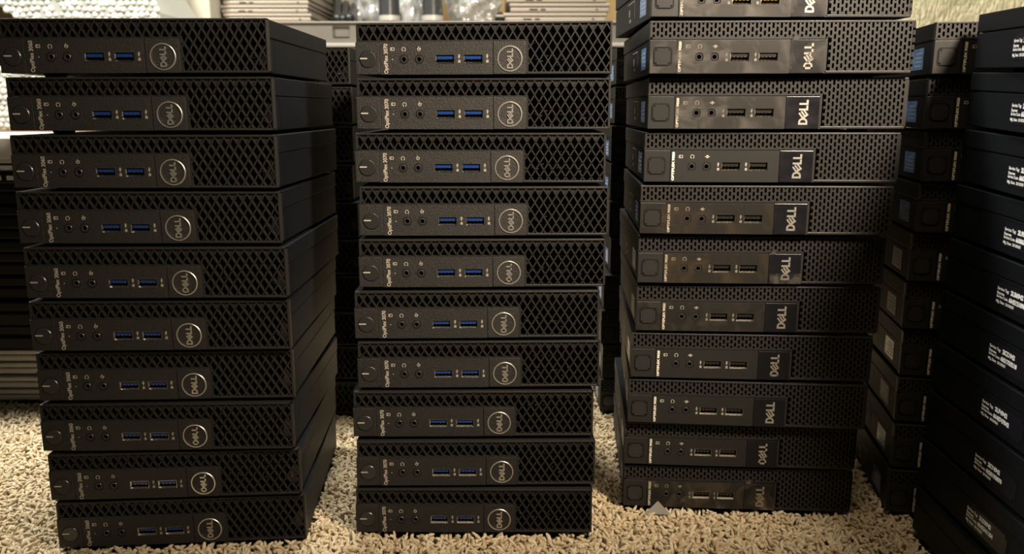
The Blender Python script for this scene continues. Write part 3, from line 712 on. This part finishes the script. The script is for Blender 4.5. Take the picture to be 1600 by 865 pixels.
bag('plastic_bag', 'milky plastic bag between the two upright tubes', (-.235, 2.24, tz), .045, .07, .09, 2, M_BAG2)
bag('plastic_bag', 'clear shiny plastic bag right of the upright tubes', (-.092, 2.14, tz), .055, .06, .070, 5, M_BAG)
carton('cardboard_box', 'kraft cardboard box behind the clear plastic bags', (-.02, 2.36, tz), .05, .36, .26, .22, M_KRAFT)
carton('cardboard_box', 'kraft cardboard box behind the right laptop pile', (.42, 2.40, tz), -.05, .40, .26, .22, M_KRAFT)
# roller / knob right of bag
t = thing('black_mouse', 'small black and silver device left of the right laptop pile', 'device', (-.028, 2.03, tz))
m = MB(); bm = bmesh.new(); bmesh.ops.create_uvsphere(bm, u_segments=20, v_segments=12, radius=1)
for v in bm.verts: v.co = Vector((v.co.x*.013, v.co.y*.022, max(v.co.z*.016, -.008)+.008))
m.bm(bm, True); m.build('shell', M_CAB, t)
m = MB(); m.cbox(-.010, .010, -.024, .0, .010, .015, .001); m.build('silver_band', M_LAPT, t)

# cream textured cushion and clear bag, top right
M_FAB = mat('cream ribbed fabric', (0.70, 0.64, 0.44), 0.95, bump=(75, 1.0, .008), vary=(75, (0.50, 0.45, 0.29), .42, .60))
n_ = M_FAB.node_tree; mp = n_.nodes.new('ShaderNodeMapping'); mp.inputs['Rotation'].default_value = (0, math.radians(-32), 0); mp.inputs['Scale'].default_value = (2.6, 1, .7)
tc_ = [q for q in n_.nodes if q.type == 'TEX_COORD'][0]; n_.links.new(tc_.outputs['Object'], mp.inputs['Vector'])
for q in n_.nodes:
    if q.type == 'TEX_NOISE': n_.links.new(mp.outputs[0], q.inputs['Vector'])
bm = bmesh.new(); bmesh.ops.create_cube(bm, size=1); bmesh.ops.subdivide_edges(bm, edges=bm.edges[:], cuts=24, use_grid_fill=True)
for v in bm.verts:
    c = v.co; k = 1-.25*(abs(2*c.x)**6)*(abs(2*c.y)**2); v.co = Vector((c.x*.56, c.y*.22*k, c.z*.62))
    v.co.y += .003*math.sin(c.x*30+5*math.sin(c.z*9))
m = MB(); m.bm(bm, True); o = m.build('cushion', M_FAB); o.location = (.99, 1.75, .305); o.rotation_euler = (0, 0, -.05)
tag(o, 'large cream textured cushion standing behind the right stacks', 'cushion')
bag('plastic_bag', 'clear plastic bag at the top right corner of the picture', (1.15, 1.50, .36), .12, .08, .12, 8, M_BAG2)
carton('cardboard_box', 'brown cardboard box under the top right plastic bag', (1.17, 1.40, -.006), 0, .30, .22, .360, M_WOOD)

# scraps
m = MB(); pts = bez((.108, .752, .3455), (.112, .745, .348), (.118, .735, .352), (.113, .70, .361), 10)
vs = []
for i, p in enumerate(pts):
    w = .0016*(1-abs(i/10-.35)); vs += [(p[0]-w, p[1], p[2]), (p[0]+w, p[1], p[2]+.0008)]
m.add(vs, [(2*i, 2*i+1, 2*i+3, 2*i+2) for i in range(10)])
m.add([(x, y, z_+.0002) for x, y, z_ in vs], [(2*i+2, 2*i+3, 2*i+1, 2*i) for i in range(10)])
o = m.build('paper_scrap', M_WHITE); tag(o, 'thin white curl of film on the right front stack, left edge', 'scrap')
m = MB(); m.prism([(.1065, .001), (.128, .001), (.1175, .0125)], .617, .6173)
o = m.build('tape_scrap', mat('frosted tape', (.34, .33, .31), .3)); tag(o, 'small triangle of clear tape before the bottom right front computer', 'scrap')

# ------------------------------------------------------------------ carpet pile
def footprint(cx, cy, a, w=.182, d=.178):
    return (cx, cy, math.cos(a), math.sin(a), w, d)
FP = [footprint(*LEFT[-1]), footprint(*MID[-1]), footprint(*RIGHT[-1]), footprint(-.25, .843, -.03), footprint(.19, .848, .01),
      footprint(FARR[-1][0]+.091*math.cos(FARR[-1][2]), FARR[-1][1]+.091*math.sin(FARR[-1][2]), FARR[-1][2])]
c6 = Vector((bx, by, 0))-d6*.178+u6*.091; FP.append(footprint(c6.x, c6.y, -.019))
FP.append(footprint(-.60, .88, 0, .34, .25))
rs = np.random.RandomState(5); sp = .0031
gx, gy = np.meshgrid(np.arange(-.78, .62, sp), np.arange(.44, 1.25, sp)); gx = gx.ravel(); gy = gy.ravel()
gx = gx+rs.uniform(-.5, .5, gx.size)*sp; gy = gy+rs.uniform(-.5, .5, gy.size)*sp
keep = (np.abs(gx) < .66*gy+.03) & ~((gx > .5) & (gy > .75))
for cx, cy, ca, sa, w, d in FP:
    u = (gx-cx)*ca+(gy-cy)*sa; v = -(gx-cx)*sa+(gy-cy)*ca
    keep &= ~((np.abs(u) < w/2-.0005) & (v > .0012) & (v < d-.001))
gx, gy = gx[keep], gy[keep]; n = gx.size
NS, NR = 5, 5
ang = rs.uniform(0, 2*PI, n); lean = rs.uniform(.45, 1.15, n); ln_ = rs.uniform(.0075, .0120, n); rad = rs.uniform(.00120, .00175, n)
curl = rs.uniform(-1.2, 1.2, n); tint = rs.uniform(0, 1, n)
V = np.zeros((n, NS, NR, 3)); px, py, pz_ = gx.copy(), gy.copy(), np.full(n, -.0068)
for s in range(NS):
    t_ = s/(NS-1); el = (PI/2)*(1-lean*t_*1.15); az = ang+curl*t_
    dx, dy, dz_ = np.cos(el)*np.cos(az), np.cos(el)*np.sin(az), np.sin(el)
    if s:
        step = ln_/(NS-1); px = px+dx*step; py = py+dy*step; pz_ = pz_+dz_*step
    # frame
    ax, ay = -np.sin(az), np.cos(az); bxx, byy, bzz = -dz_*np.cos(az), -dz_*np.sin(az), np.cos(el)
    rr = rad*(1.0, 1.05, 1.05, .95, .45)[s]
    for k in range(NR):
        c_, s_ = math.cos(2*PI*k/NR), math.sin(2*PI*k/NR)
        V[:, s, k, 0] = px+rr*(ax*c_+bxx*s_); V[:, s, k, 1] = py+rr*(ay*c_+byy*s_); V[:, s, k, 2] = pz_+rr*(bzz*s_)
base = (np.arange(n)*NS*NR)[:, None]; q = []
for s in range(NS-1):
    for k in range(NR): q.append([s*NR+k, s*NR+(k+1) % NR, (s+1)*NR+(k+1) % NR, (s+1)*NR+k])
q = np.array(q); quads = (base[:, :, None]+q[None]).reshape(-1, 4)
cap = (base+np.arange((NS-1)*NR, NS*NR)[None]).reshape(-1, NR)
me = bpy.data.meshes.new('carpet_pile'); nv = n*NS*NR; nl = quads.size+cap.size; npoly = len(quads)+len(cap)
me.vertices.add(nv); me.vertices.foreach_set('co', V.reshape(-1)); me.loops.add(nl)
me.loops.foreach_set('vertex_index', np.concatenate([quads.ravel(), cap.ravel()]).astype(np.int32)); me.polygons.add(npoly)
me.polygons.foreach_set('loop_start', np.concatenate([np.arange(len(quads))*4, quads.size+np.arange(len(cap))*NR]).astype(np.int32))
me.polygons.foreach_set('use_smooth', np.ones(npoly, bool)); me.update(calc_edges=True)
at = me.color_attributes.new('fibre', 'FLOAT_COLOR', 'POINT')
C0 = np.array([.66, .54, .36]); C1 = np.array([.53, .42, .26]); C2 = np.array([.75, .66, .48])
tt = tint[:, None]; colr = np.where(tt < .5, C1+(C0-C1)*tt*2, C0+(C2-C0)*(tt-.5)*2)
full = np.ones((n, NS*NR, 4)); full[:, :, :3] = colr[:, None, :]; at.data.foreach_set('color', full.ravel())
M_PILE = bpy.data.materials.new('beige carpet yarn'); M_PILE.use_nodes = True; N = M_PILE.node_tree.nodes; L = M_PILE.node_tree.links
b = N['Principled BSDF']; b.inputs['Roughness'].default_value = .9; b.inputs['Specular IOR Level'].default_value = .15
ca = N.new('ShaderNodeAttribute'); ca.attribute_name = 'fibre'; L.new(ca.outputs['Color'], b.inputs['Base Color'])
nz = N.new('ShaderNodeTexNoise'); nz.inputs['Scale'].default_value = 1800; bp = N.new('ShaderNodeBump'); bp.inputs['Strength'].default_value = .6; bp.inputs['Distance'].default_value = .0005
L.new(nz.outputs['Fac'], bp.inputs['Height']); L.new(bp.outputs['Normal'], b.inputs['Normal'])
me.materials.append(M_PILE); o = bpy.data.objects.new('carpet_pile', me); COL.objects.link(o)
tag(o, 'beige twisted yarn pile of the carpet under the stacks', 'carpet', kind='stuff')
print('tufts', n)
